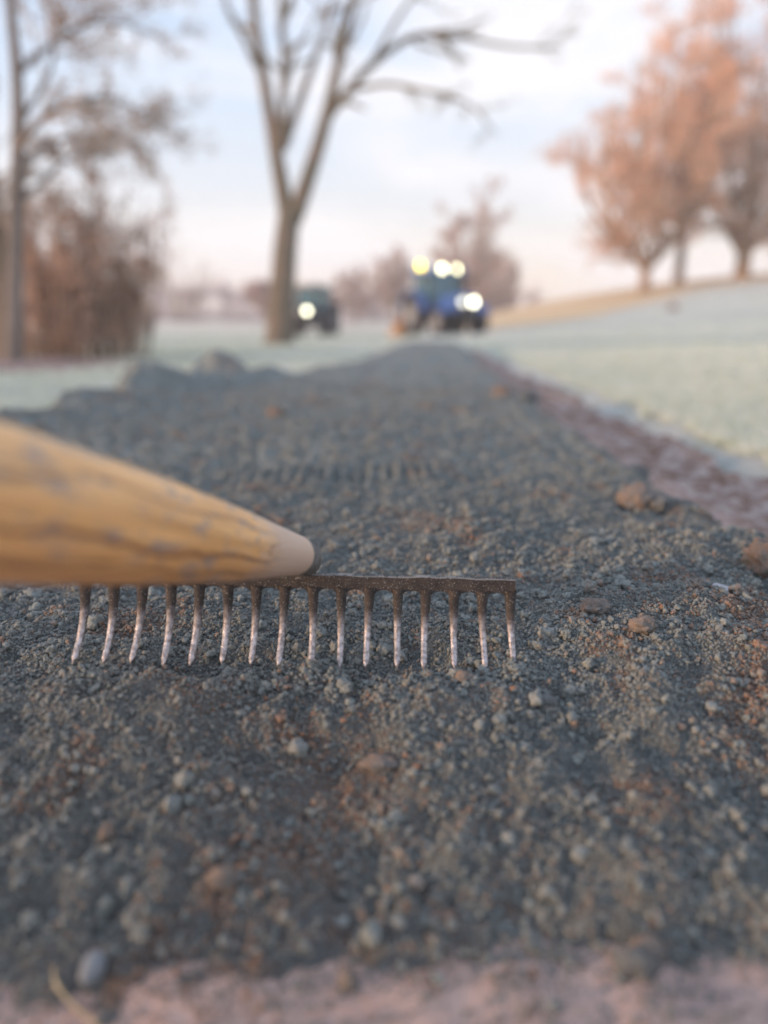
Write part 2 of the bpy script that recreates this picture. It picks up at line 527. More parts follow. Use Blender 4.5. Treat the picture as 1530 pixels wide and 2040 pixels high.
layers = [crumb_layer(330000, .36, 1.45, .0005, .0013, 1.2, .4),
          crumb_layer(215000, .26, 3.4, .0009, .0023, 2.1, 1.1),
          crumb_layer(9500, .26, 4.5, .0025, .0048, 2.8, 1.3),
          crumb_layer(500, .27, 1.1, .0050, .0085, 3.0, 1.2)]
X = np.concatenate([l[0] for l in layers]); Y = np.concatenate([l[1] for l in layers])
Z = np.concatenate([l[2] for l in layers]); RR = np.concatenate([l[3] for l in layers])

tipx = np.repeat(-.08 - .2045 + .0035 + 2 * (.2045 - .0035) / 15 * np.arange(16), 110)
tx = tipx + rng.normal(0, .006, len(tipx)); ty = .582 + rng.normal(0, .006, len(tipx)) - np.abs(rng.normal(0, .008, len(tipx)))
X = np.concatenate([X, tx]); Y = np.concatenate([Y, ty]); Z = np.concatenate([Z, gravel_h(tx, ty) + np.abs(rng.normal(0, .002, len(tx)))])
RR = np.concatenate([RR, rng.uniform(.0010, .0030, len(tx))])
n = len(X); far_big = (1 + .45 * np.clip(Y - .9, 0, 3)) * (.72 + .28 * sstep(.40, .75, Y))
scl = RR[:, None] * far_big[:, None] * rng.uniform(.75, 1.25, (n, 3))
rot = rng.uniform(0, 2 * np.pi, (n, 3))
tt = tint_f(X, Y)
tint = np.where(rng.random(n) < (.10 + .9 * tt) * np.where(RR > .0038, .35, 1.), rng.uniform(.45, 1, n), rng.uniform(0, .12, n)) * np.where(tt > .1, 1, .75)
pts = np.stack([X, Y, Z + RR * rng.uniform(-.1, 1.15, n)], -1)
protos = [proto_lump('crumb', i + 1, M_CRUMB) for i in range(5)] + [proto_cluster('crumb', i, M_CRUMB) for i in range(9)]
o = scatter('gravel_crumbs', pts, rot, scl, tint, protos, M_CRUMB)
tag(o, 'fine blue grey crumbs and small clumps covering the raked strip', 'gravel', kind='stuff')

# frosted grass tufts
def tuft(seed):
    r_ = np.random.default_rng(seed); V = []; F = []
    for k in range(16):
        a = r_.uniform(0, 6.28); rr = r_.uniform(0, .6); bx, by = rr * math.cos(a), rr * math.sin(a)
        h = r_.uniform(.5, 1); lean = r_.uniform(-.5, .5, 2); w = .05
        wx, wy = w * math.cos(a), w * math.sin(a)
        i = len(V)
        V += [(bx - wx, by - wy, 0), (bx + wx, by + wy, 0), (bx + lean[0] * .4 + wx * .7, by + lean[1] * .4 + wy * .7, h * .6),
              (bx + lean[0] * .4 - wx * .7, by + lean[1] * .4 - wy * .7, h * .6), (bx + lean[0], by + lean[1], h)]
        F += [(i, i + 1, i + 2, i + 3), (i + 3, i + 2, i + 4)]
    me = bpy.data.meshes.new('tuft'); me.from_pydata(V, [], F); me.materials.append(M_BLADE)
    return bpy.data.objects.new('tuft', me)
n = 90000
y = .6 * (30 / .6) ** rng.random(n); x = rng.uniform(-1, 1, n) * (1.2 + .75 * y)
edge = .03 * np.clip(y, 0, 12)
y[:16000] = .7 * (6 / .7) ** rng.random(16000); x[:16000] = .86 + .03 * y[:16000] + 1.1 * rng.random(16000) ** 1.5
edge = .03 * np.clip(y, 0, 12) + .05 * fbm(x * 9, y * 9, 2, 99)
k = ((x > .93 + edge) | (x < np.interp(y, *XL) + .05) | (y > 9.6)) & ~((y > 14.5 + 1.18 * np.clip(x, 2, 14)) & (x > 1))
x, y = x[k], y[k]; n = len(x)
s = rng.uniform(.016, .032, n) * (1 + .05 * y)
o = scatter('frosted_grass', np.stack([x, y, field_h(x, y) - .003], -1), np.stack([x * 0, x * 0, rng.uniform(0, 6.28, n)], -1),
            np.stack([s * 1.3, s * 1.3, s], -1), x * 0, [tuft(i) for i in range(5)], M_BLADE)
tag(o, 'short frosted grass on both sides of the gravel strip', 'grass', kind='stuff')

# ------------------------------------------------------------------ clods and stones one can tell apart
def clod(name, px, py, t, size, mat, label, cat, squash=(1, .85, .75), seed=1, rz=0.0, sink=.25, rough=.4, z=None):
    pt = P(px, py, t)
    q = proto_lump(name, seed, mat, 4, rough)
    me = q.data
    s = size / 2
    sc_ = Vector((s * squash[0], s * squash[1], s * squash[2]))
    for v in me.vertices:
        d = 1 + .10 * mnoise.noise(v.co * 9 + Vector((seed, 0, 0))) + .06 * mnoise.noise(v.co * 21)
        v.co = Vector((v.co.x * sc_.x * d, v.co.y * sc_.y * d, v.co.z * sc_.z * d))
    xx, yy = np.array([pt[0]]), np.array([pt[1]])
    g = max(float(gravel_h(xx, yy)[0]), float(clay_full(xx, yy)[0])) if z is None else z
    q.location = (pt[0], pt[1], g + sc_.z * (1 - 2 * sink))
    q.rotation_euler = (0, 0, rz)
    col.objects.link(q)
    tag(q, label, cat)
    return q
clod('soil_clod', 1268, 1000, 1.20, .066, M_CLOD_MIX, 'round brown clod with a rusty left side alone on the right slope of the gravel', 'soil clod', seed=3, sink=.08, rough=.25)
clod('soil_clod', 1308, 1018, 1.19, .040, M_CLOD_GREY, 'dark grey clod leaning against the right side of the round brown clod', 'soil clod', (1.1, 1.0, .7), seed=5)
clod('soil_clod', 1268, 905, 1.62, .062, M_CLOD_GREY, 'dark clod on the right rim of the gravel in front of the reddish soil strip', 'soil clod', (1, 1, .8), seed=8)
clod('soil_clod', 1528, 1135, .86, .052, M_CLOD_BROWN, 'orange brown clod cut by the right edge of the photo above the whitish stone', 'soil clod', (1, 1, .95), seed=12, sink=.15)
clod('stone', 1437, 1165, .80, .022, simple('pale_stone', (.42, .42, .44), .8, bmp=.001, bscale=200), 'small whitish stone left of the orange brown clod at the right edge', 'stone', (1.3, 1, .5), seed=15)
clod('soil_clod', 1000, 802, 2.72, .085, M_CLOD_BROWN, 'brown clod on the far right rim of the gravel strip', 'soil clod', (1, 1, .8), seed=18)
clod('soil_clod', 1040, 806, 2.70, .10, M_CLOD_GREY, 'grey lump just right of the brown clod on the far rim', 'soil clod', (1.2, 1, .55), seed=19)
clod('soil_clod', 552, 826, 2.33, .055, M_CLOD_BROWN, 'small flat rust brown clod lying on the gravel right of the lumpy left rim', 'soil clod', (1.2, 1, .6), seed=21)
clod('soil_clod', 1180, 1240, .73, 0.0240, M_CLOD_MIX, 'brownish crumbly clump on the gravel right of the last rake tine', 'soil clod', (1.2, 1, .8), seed=23)
clod('soil_clod', 1275, 1275, .69, .022, M_CLOD_TAN, 'tan clump on the right below the brownish crumbly clump', 'soil clod', (1.1, 1, .8), seed=25)
clod('soil_clod', 1085, 1365, .60, 0.0176, M_CLOD_GREY, 'smooth grey lump right below the last rake tine', 'soil clod', (1.3, 1, .7), seed=27)
clod('soil_clod', 925, 1318, .625, 0.0136, M_CLOD_TAN, 'small tan clump against the tip of the third tine from the right', 'soil clod', (1.1, 1, .8), seed=28, sink=.1)
clod('stone', 185, 1920, .405, .016, simple('grey_stone', (.22, .24, .26), .7, bmp=.0006, bscale=300), 'smooth egg shaped grey stone at the front edge of the gravel, lower left', 'stone', (.8, 1.3, .9), seed=31, rough=.12, sink=.1)
clod('stone', 443, 1712, .445, 0.0152, M_CLOD_TAN, 'angular tan stone in the middle of the front slope', 'stone', (1.1, .9, .9), seed=33, rz=.6, sink=.1)
clod('stone', 692, 1905, .40, .013, M_CLOD_TAN, 'upright tan stone at the front edge above the bare clay', 'stone', (.8, 1, 1.1), seed=35, sink=.05, rough=.25)
clod('soil_clod', 1268, 1885, .405, 0.0176, M_CLOD_GREY, 'broad grey lump at the lower right of the front slope', 'soil clod', (1.4, 1, .8), seed=37)
clod('soil_clod', 1298, 1838, .415, .016, M_CLOD_TAN, 'rounded pinkish lump just above the broad grey lump', 'soil clod', (1.1, 1, .9), seed=39, rough=.25)
clod('soil_clod', 888, 1755, .435, 0.0136, M_CLOD_BROWN, 'orange brown clump in the lower middle of the front slope', 'soil clod', (1.5, 1, .7), seed=41)
clod('soil_clod', 760, 1470, .54, 0.0176, M_CLOD_MIX, 'flat brownish lump on the front slope below the middle of the rake', 'soil clod', (1.5, .9, .6), seed=43)
clod('soil_clod', 205, 1590, .475, .011, M_CLOD_TAN, 'small tan lump standing on the left of the front slope', 'soil clod', (.8, 1, 1.2), seed=45, sink=.1)

# ------------------------------------------------------------------ tubes
def tube_arrays(lines, ns=6):
    V = []; F = []; base = 0
    for pts, rad in lines:
        pts = np.asarray(pts, float); rad = np.asarray(rad, float)
        d = np.gradient(pts, axis=0); d /= np.linalg.norm(d, axis=1)[:, None] + 1e-12
        up = np.where(np.abs(d[:, 2:3]) > .95, np.array([[1., 0, 0]]), np.array([[0, 0, 1.]]))
        up = np.repeat(up[:1], len(pts), 0) if len(pts) < 3 else np.repeat(up[len(pts) // 2][None], len(pts), 0)
        u = np.cross(d, up); u /= np.linalg.norm(u, axis=1)[:, None] + 1e-12
        v = np.cross(d, u)
        a = np.arange(ns) / ns * 2 * np.pi
        ring = pts[:, None, :] + rad[:, None, None] * (np.cos(a)[None, :, None] * u[:, None, :] + np.sin(a)[None, :, None] * v[:, None, :])
        V.append(ring.reshape(-1, 3))
        k = len(pts)
        i = np.arange(k - 1)[:, None] * ns; j = np.arange(ns)[None, :]; j2 = (j + 1) % ns
        F.append(np.stack([i + j, i + j2, i + ns + j2, i + ns + j], -1).reshape(-1, 4) + base)
        base += k * ns
    return np.concatenate(V), np.concatenate(F)
def tubes(name, lines, mat, parent, ns=6):
    V, F = tube_arrays(lines, ns)
    return mesh_obj(name, V, F, mat, parent)
def smooth_line(pts, k=4):
    pts = [np.asarray(p_, float) for p_ in pts]
    out = []
    q = [2 * pts[0] - pts[1]] + pts + [2 * pts[-1] - pts[-2]]
    for i in range(1, len(q) - 2):
        for s in range(k):
            t = s / k
            out.append(.5 * ((2 * q[i]) + (-q[i - 1] + q[i + 1]) * t + (2 * q[i - 1] - 5 * q[i] + 4 * q[i + 1] - q[i + 2]) * t * t
                             + (-q[i - 1] + 3 * q[i] - 3 * q[i + 1] + q[i + 2]) * t ** 3))
    out.append(pts[-1])
    return np.array(out)

def grow(r_, start, d, length, rad, up, wob=.18, n=7):
    pts = [np.array(start, float)]; d = np.array(d, float); d /= np.linalg.norm(d)
    for i in range(n):
        d = d + r_.normal(0, wob, 3) + np.array([0, 0, up]) / n
        d /= np.linalg.norm(d)
        pts.append(pts[-1] + d * length / n)
    return np.array(pts), rad * np.linspace(1, .35, n + 1)
def ramify(r_, line, rads, levels, out_limb, out_twig, cnt=(7, 5, 4), ratio=.5, spread=.9, up=.3, t0=.25, minr=.004):
    L = np.linalg.norm(np.diff(line, axis=0), axis=1).sum()
    for c in range(cnt[0]):
        t = r_.uniform(t0, 1.0)
        i = min(int(t * (len(line) - 1)), len(line) - 2)
        tang = line[i + 1] - line[i]; tang /= np.linalg.norm(tang) + 1e-9
        rd = r_.normal(0, 1, 3); rd -= rd.dot(tang) * tang; rd /= np.linalg.norm(rd)
        d = tang + spread * rd
        ln = L * ratio * r_.uniform(.6, 1.2) * (1.15 - .5 * t)
        rr = max(rads[i] * .55, minr)
        cl_, cr_ = grow(r_, line[i], d, ln, rr, up)
        (out_limb if rr > max(.03, minr * 1.6) else out_twig).append((cl_, np.maximum(cr_, minr * .6)))
        if levels > 1:
            ramify(r_, cl_, cr_, levels - 1, out_limb, out_twig, cnt[1:], ratio, spread, up, .15, minr)
def leaf_faces(r_, lines, per, size, jit):
    pts = []
    for l, _ in lines:
        k = r_.integers(0, len(l) - 1, per)
        f_ = r_.random(per)[:, None]
        pts.append(l[k] * (1 - f_) + l[k + 1] * f_ + r_.normal(0, jit, (per, 3)))
    pts = np.concatenate(pts)
    n = len(pts)
    a = r_.normal(0, 1, (n, 3)); a /= np.linalg.norm(a, axis=1)[:, None]
    b_ = r_.normal(0, 1, (n, 3)); b_ -= (a * b_).sum(1)[:, None] * a; b_ /= np.linalg.norm(b_, axis=1)[:, None]
    s = size * r_.uniform(.5, 1.2, (n, 1))
    V = np.stack([pts - a * s, pts - b_ * s * .5, pts + a * s, pts + b_ * s * .5], 1).reshape(-1, 3)
    F = np.arange(n * 4).reshape(-1, 4)
    return V, F

def tree_obj(name, base, label, cat, limbs, r_, bark, twigm, leafm=None, levels=3, cnt=(7, 5, 4), ratio=.45, spread=.9, up=.3,
             minr=.006, leaves=0, lsize=.05, ljit=.08, group=None, flare=True, start=1, t0=.25):
    root = empty(name, tuple(base))
    tag(root, label, cat, group)
    L = []; T = []
    for j, (pts, r0, r1) in enumerate(limbs):
        line = smooth_line([np.asarray(p_) - base for p_ in pts])
        rad = np.linspace(r0, r1, len(line))
        if j == 0 and flare:
            rad = rad * (1 + .35 * np.exp(-np.linspace(0, 1, len(line)) * 14))
        L.append((line, rad))
        if j >= start:
            ramify(r_, line, rad, levels, L, T, cnt, ratio, spread, up, t0, minr)
    tubes('trunk', L, bark, root, 8)
    crown = tubes('crown', T, twigm, root, 4)
    if leaves and leafm:
        V, F = leaf_faces(r_, T, leaves, lsize, ljit)
        lf = mesh_obj('leaves', V, F, leafm, crown, smooth=False)
    return root

rt = np.random.default_rng(5)
# main forked tree
D = 15.0
base = P(556, 684, D)
def Q(px, py, dd=0): return P(px, py, D + dd)
limbs = [
    ([base - [0, 0, .15], Q(562, 600), Q(568, 500), Q(576, 430)], .29, .235),
    ([Q(574, 440), Q(556, 340, .1), Q(540, 240, .2), Q(520, 120, .5), Q(500, -20, .9), Q(470, -260, 1.3), Q(440, -420, 1.6)], .20, .05),
    ([Q(560, 300, .1), Q(563, 230, -.1), Q(566, 120, -.4), Q(558, 0, -.8), Q(550, -220, -1.4)], .12, .03),
    ([Q(566, 290, .1), Q(590, 220, .4), Q(622, 130, .8), Q(655, 30, 1.2), Q(700, -120, 1.7), Q(740, -300, 2.2)], .11, .03),
    ([Q(584, 440), Q(612, 360, -.2), Q(640, 270, -.4), Q(660, 190, -.6), Q(690, 60, -1.0), Q(730, -100, -1.5), Q(770, -300, -2)], .19, .04),
    ([Q(650, 235, -.4), Q(690, 185, -.2), Q(745, 125, .2), Q(820, 75, .6), Q(900, 70, 1.0), Q(1010, 92, 1.4), Q(1120, 95, 1.8)], .115, .025),
    ([Q(700, 180, -.2), Q(770, 168, -.8), Q(840, 180, -1.4), Q(930, 205, -2.0), Q(990, 270, -2.4)], .055, .015),
    ([Q(740, 130, .1), Q(790, 40, .6), Q(860, -60, 1.2), Q(930, -200, 1.9)], .06, .02),
    ([Q(560, 60, -.5), Q(600, -60, -.9), Q(620, -200, -1.4)], .06, .02),
]
tree_obj('forked_tree', base, 'tall bare tree with a trunk that forks low, centre left behind the gravel', 'tree', limbs, rt, M_BARK, M_TWIG,
         levels=3, cnt=(10, 8, 6), ratio=.24, spread=.85, up=-.02, minr=.008, start=1, t0=.42)

# left edge trees
D = 6.6
base = P(22, 748, D)
limbs = [
    ([base - [0, 0, .1], Q(28, 600), Q(30, 450), Q(36, 300), Q(34, 150), Q(20, 0), Q(10, -200)], .085, .04),
    ([Q(40, 140, .1), Q(95, 95, .5), Q(170, 50, .9), Q(250, 48, 1.3), Q(330, 80, 1.7)], .035, .008),
    ([Q(36, 400), Q(90, 360, .4), Q(130, 320, .9), Q(190, 290, 1.2)], .035, .008),
    ([Q(34, 300), Q(80, 240, -.3), Q(150, 200, -.2), Q(230, 200, .2), Q(310, 235, .5)], .035, .008),
    ([Q(30, 460), Q(-40, 380, .3), Q(-90, 260, .6), Q(-120, 100, .9)], .04, .01),
    ([Q(36, 250), Q(100, 140, .6), Q(120, 20, 1.0), Q(180, -100, 1.4)], .03, .008),
    ([Q(36, 330), Q(110, 280, 1.0), Q(220, 270, 1.5), Q(330, 300, 2.2)], .03, .008),
]
tree_obj('slender_tree', base, 'slender tree with arching brown leafed branches at the left edge of the photo', 'tree', limbs, rt, M_BARK_GREY, M_TWIG_BROWN, M_LEAF_TAN,
         levels=2, cnt=(13, 8), ratio=.42, spread=.9, up=.1, minr=.004, leaves=8, lsize=.028, ljit=.05, start=1, t0=.3)
base = P(8, 735, 7.4); D = 7.4
limbs = [([base - [0, 0, .1], Q(5, 600), Q(-4, 450), Q(-30, 300), Q(-60, 60)], .10, .05),
         ([Q(-4, 450), Q(40, 380, .5), Q(70, 300, .8)], .03, .01), ([Q(-10, 400), Q(-80, 300, .5), Q(-140, 180, .8)], .03, .01)]
tree_obj('leaning_tree', base, 'darker mossy trunk just behind the slender tree at the left edge', 'tree', limbs, rt, M_BARK, M_TWIG, M_LEAF_TAN,
         levels=2, cnt=(6, 5), ratio=.4, minr=.004, leaves=3, lsize=.022, ljit=.05)

# copper hedge shrubs on the left
def shrub(px, py, t, w, h, label, seed, leafm=M_LEAF_BROWN, per=9, group='brown leafed shrubs on the left', stems=19):
    r_ = np.random.default_rng(seed)
    base = P(px, py, t)
    root = empty('brown_shrub', tuple(base)); tag(root, label, 'shrub', group)
    S = []; T = []
    for i in range(stems):
        a = r_.uniform(0, 6.28); q = r_.uniform(0, .35) * w
        st = np.array([q * math.cos(a), q * math.sin(a), -.05])
        d = np.array([math.cos(a) * .28 * w / h, math.sin(a) * .28 * w / h, 1]) + r_.normal(0, .08, 3)
        l, rd = grow(r_, st, d, h * r_.uniform(.65, 1.05), .016, .1, .07)
        S.append((l, rd)); ramify(r_, l, rd, 2, S, T, (9, 4), .30, .7, .5, .12, .003)
    st_ = tubes('stems', S, M_BARK_GREY, root, 5)
    tw = tubes('twigs', T, M_TWIG_BROWN, root, 3)
    V, F = leaf_faces(r_, T, per, .030, .05)
    mesh_obj('leaves', V, F, leafm, tw, smooth=False)
    return root
shrub(130, 722, 8.2, 1.1, 1.85, 'leftmost brown leafed shrub, beside the slender tree', 61, per=5)
shrub(195, 722, 8.6, 1.1, 2.15, 'tallest brown leafed shrub, middle one of the row on the left', 62, per=6)
shrub(255, 712, 9.0, 1.0, 1.95, 'rightmost brown leafed shrub of the row on the left', 63, per=6)
shrub(70, 735, 9.2, 1.2, 1.5, 'low brown shrub behind the trunks at the left edge', 64, per=5)
shrub(372, 640, 26, 2.2, 2.6, 'small faint shrub standing far out between the brown shrubs and the forked tree', 65, leafm=M_LEAF_TAN, per=3, stems=10)

# right-hand trees on the slope
def ground_at(x, y): return float(field_h(np.array([x]), np.array([y]))[0])
def wide_tree(name, x, y, h, w, stems, label, seed, bark, twigm, leafm, leaves, lsize, minr=.02, cat='tree', group=None, lean=0, tr=.28, forkh=.9, fan=.75, cnt=(12, 8, 4)):
    r_ = np.random.default_rng(seed)
    base = np.array([x, y, ground_at(x, y)])
    fork = base + [0, 0, forkh]
    limbs = [([base - [0, 0, .2], base + [0, 0, forkh * .5], fork + [0, 0, .25]], tr, tr * .8)]
    for i in range(stems):
        a = i / stems * 6.28 + r_.uniform(-.3, .3)
        o_ = r_.uniform(.35, 1) * w * fan
        top = base + [math.cos(a) * o_ + lean, math.sin(a) * o_, h * r_.uniform(.72, .98) * (1 - .22 * (o_ / (w * fan)) ** 2)]
        m1 = fork + (top - fork) * [.55, .55, .3] + r_.normal(0, .15, 3)
        m2 = fork + (top - fork) * [.85, .85, .62] + r_.normal(0, .2, 3)
        limbs.append(([fork, m1, m2, top], tr * .42, .03))
    return tree_obj(name, base, label, cat, limbs, r_, bark, twigm, leafm, 3, cnt, .40, .85, .15, minr, max(1, leaves - 1), lsize, .16, group, t0=.08)
wide_tree('slope_tree', 11.9, 34, 9.6, 5.2, 10, 'left one of the trees on the slope, wide grey brown lower boughs', 71, M_BARK_WARM, M_TWIG_RED, M_LEAF_RED, 3, .075, group='reddish bare trees on the right slope')
wide_tree('slope_tree', 14.6, 37, 13.2, 4.4, 10, 'tallest tree on the slope, slim pale trunk and orange top, between the other two', 72, M_BARK_GREY, M_TWIG_RED, M_LEAF_RED, 4, .085, forkh=2.4, group='reddish bare trees on the right slope')
wide_tree('slope_tree', 17.0, 35.5, 12.2, 5.0, 9, 'right tree on the slope with a short thick orange trunk splitting into many stems', 73, M_BARK_WARM, M_TWIG_RED, M_LEAF_RED, 3, .08, tr=.42, group='reddish bare trees on the right slope')
wide_tree('slope_tree', 22.5, 40, 12.5, 5.0, 8, 'tree cut off by the right edge of the photo', 74, M_BARK_WARM, M_TWIG_RED, M_LEAF_RED, 3, .08, group='reddish bare trees on the right slope')
# far trees in the middle
def far_tree(x, y, h, w, label, seed, leafm=M_LEAF_PINK):
    return wide_tree('far_tree', x, y, h, w, 8, label, seed, M_BARK_GREY, M_TWIG_BROWN, leafm, 3, .18, .035, group='far bare trees beyond the tractors', forkh=1.2, cnt=(10, 6, 3))
far_tree(8.0, 72, 14.0, 4.6, 'pointed pinkish tree far behind the blue tractor', 81)
far_tree(12.5, 84, 10.5, 4.5, 'pale low tree just right of the pointed pinkish tree', 82)
far_tree(1.0, 78, 8.2, 3.6, 'small pinkish tree far away left of the yellow beacon', 83)
far_tree(-3.4, 86, 6.2, 3.8, 'low mauve tree far away above the dark small tractor', 84)
far_tree(-9.5, 60, 3.6, 2.4, 'small round tree far away left of the forked trunk', 85)

# far wood behind the left field: one mass
r_ = np.random.default_rng(90)
L = []
for i in range(260):
    x = r_.uniform(-120, 30); y = 150 + r_.uniform(-10, 14)
    h = 7.0 + 1.6 * math.sin(x * .12) + r_.uniform(-1.4, 1.4); zb = ground_at(x, y)
    L.append((np.array([[x, y, zb - .3], [x + r_.normal(0, .2), y, zb + h * .5], [x + r_.normal(0, .4), y, zb + h]]), np.array([.25, .18, .06])))
T = []
for l, rd in L:
    ramify(r_, l, rd, 2, T, T, (10, 4), .34, .8, .3, .12, .06)
V1, F1 = tube_arrays(L + T, 4)
V2, F2 = leaf_faces(r_, T, 3, .35, .3)
o = mesh_obj('far_wood', np.concatenate([V1, V2]), np.concatenate([F1, F2 + len(V1)]), M_FAR)
tag(o, 'distant mauve wood along the far side of the left field', 'wood', kind='stuff')

# ------------------------------------------------------------------ box builder
def box_mesh(boxes):
    """boxes: (cx, cy, cz, sx, sy, sz[, taper_top]) joined; slightly chamfered"""
    V = []; F = []
    for bx in boxes:
        cx, cy, cz, sx, sy, sz = bx[:6]; tp = bx[6] if len(bx) > 6 else 1.0
        c = min(sx, sy, sz) * .12
        prof = [(-sz / 2, -c, 1), (-sz / 2 + c, 0, 1), (sz / 2 - c, 0, tp), (sz / 2, -c, tp)]
        b0 = len(V)
        for z, ins, k in prof:
            hx, hy = sx / 2 * k + ins, sy / 2 * k + ins
            cc = c
            for (a_, b_) in ((-hx + cc, -hy), (hx - cc, -hy), (hx, -hy + cc), (hx, hy - cc), (hx - cc, hy), (-hx + cc, hy), (-hx, hy - cc), (-hx, -hy + cc)):
                V.append((cx + a_, cy + b_, cz + z))
        for k in range(3):
            for j in range(8):
                j2 = (j + 1) % 8
                F.append((b0 + k * 8 + j, b0 + k * 8 + j2, b0 + (k + 1) * 8 + j2, b0 + (k + 1) * 8 + j))
        F.append(tuple(b0 + j for j in reversed(range(8)))); F.append(tuple(b0 + 24 + j for j in range(8)))
    return V, F
def boxes(name, bl, mat, parent):
    V, F = box_mesh(bl)
    return mesh_obj(name, V, F, mat, parent, smooth=False)
def lathe(name, prof, mat, parent, ax='X', loc=(0, 0, 0), ns=32):
    """prof: (radius, along) pairs, closed by the axis"""
    V = []; F = []
    for r0, h in prof:
        for j in range(ns):
            a = j / ns * 2 * math.pi
            c_, s_ = r0 * math.cos(a), r0 * math.sin(a)
            V.append({'X': (h, c_, s_), 'Y': (c_, h, s_), 'Z': (c_, s_, h)}[ax])
    for k in range(len(prof) - 1):
        for j in range(ns):
            j2 = (j + 1) % ns
            F.append((k * ns + j, k * ns + j2, (k + 1) * ns + j2, (k + 1) * ns + j))
    o = mesh_obj(name, V, F, mat, parent)
    o.location = loc
    return o

# ------------------------------------------------------------------ tractors
M_BLUE = simple('tractor_blue', (0.05, 0.14, 0.42), .35, var=.2)
M_TEAL_GLASS, nt, b = new_mat('cab_glass')
b.inputs['Base Color'].default_value = (0.10, 0.24, 0.30, 1); b.inputs['Roughness'].default_value = .08
b.inputs['Specular IOR Level'].default_value = .8; b.inputs['Alpha'].default_value = .75
M_DARKP = simple('dark_paint', (0.030, 0.036, 0.042), .5)
M_GREYP = simple('grey_paint', (0.20, 0.215, 0.225), .5)
M_TYRE = simple('tyre_rubber', (0.028, 0.027, 0.028), .85)
M_RIM = simple('rim_paint', (0.32, 0.33, 0.35), .4)
M_BLACK = simple('black_trim', (0.02, 0.02, 0.022), .6)
def emit(name, c, s):
    m, nt, b = new_mat(name)
    b.inputs['Base Color'].default_value = (*c, 1)
    b.inputs['Emission Color'].default_value = (*c, 1)
    b.inputs['Emission Strength'].default_value = s
    return m
M_LAMP = emit('lamp_lit', (1.0, .93, .58), 5.5)
M_LAMP_COOL = emit('headlamp_lit', (1.0, .97, .72), 5)
M_LAMP_DIM = emit('headlamp_dim', (1.0, .97, .8), 1.3)
M_BEACON = emit('beacon_lit', (1.0, .76, .0), 5)
M_LENS = simple('lamp_off', (.5, .5, .48), .15)
M_AMBER = simple('beacon_off', (.75, .38, .05), .3)

def wheel(root, x, y, r, w):
    t = lathe('wheel', [(r * .58, -w * .42), (r * .9, -w * .5), (r, -w * .36), (r, w * .36), (r * .9, w * .5), (r * .58, w * .42)], M_TYRE, root, 'X', (x, y, r), 40)
    lugs = []
    V = []; F = []
    n = 18
    for i in range(n):
        a = i / n * 2 * math.pi
        for s in (-1, 1):
            aa = a + (0 if s < 0 else math.pi / n)
            b0 = len(V)
            for dx, da, dr in ((0.02, .10, -.01), (.44, -.05, -.01), (.44, .06, -.01), (0.02, .22, -.01), (0.02, .11, .045), (.44, -.04, .045), (.44, .05, .045), (0.02, .21, .045)):
                rr = r * (1 + dr)
                V.append((s * dx * w, rr * math.cos(aa + da), rr * math.sin(aa + da)))
            F += [(b0, b0 + 1, b0 + 5, b0 + 4), (b0 + 1, b0 + 2, b0 + 6, b0 + 5), (b0 + 2, b0 + 3, b0 + 7, b0 + 6), (b0 + 3, b0, b0 + 4, b0 + 7), (b0 + 4, b0 + 5, b0 + 6, b0 + 7)]
    mesh_obj('tread', V, F, M_TYRE, t, smooth=False)
    s = 1 if x > 0 else -1
    lathe('rim', [(0.001, s * w * .12), (r * .2, s * w * .14), (r * .24, s * w * .02), (r * .5, -s * w * .02), (r * .56, s * w * .38), (r * .6, s * w * .40)], M_RIM, t, 'X')
    return t
def lamp(root, name, x, y, z, r, mat):
    h = lathe(name, [(0.001, .10), (r * .7, .09), (r * 1.12, .02), (r * 1.12, -.02), (r * 1.0, -.022)], M_BLACK, root, 'Y', (x, y, z), 24)
    lathe('lens', [(r, -.018), (r * .7, -.034), (.001, -.042)], mat, h, 'Y', ns=24)
    return h
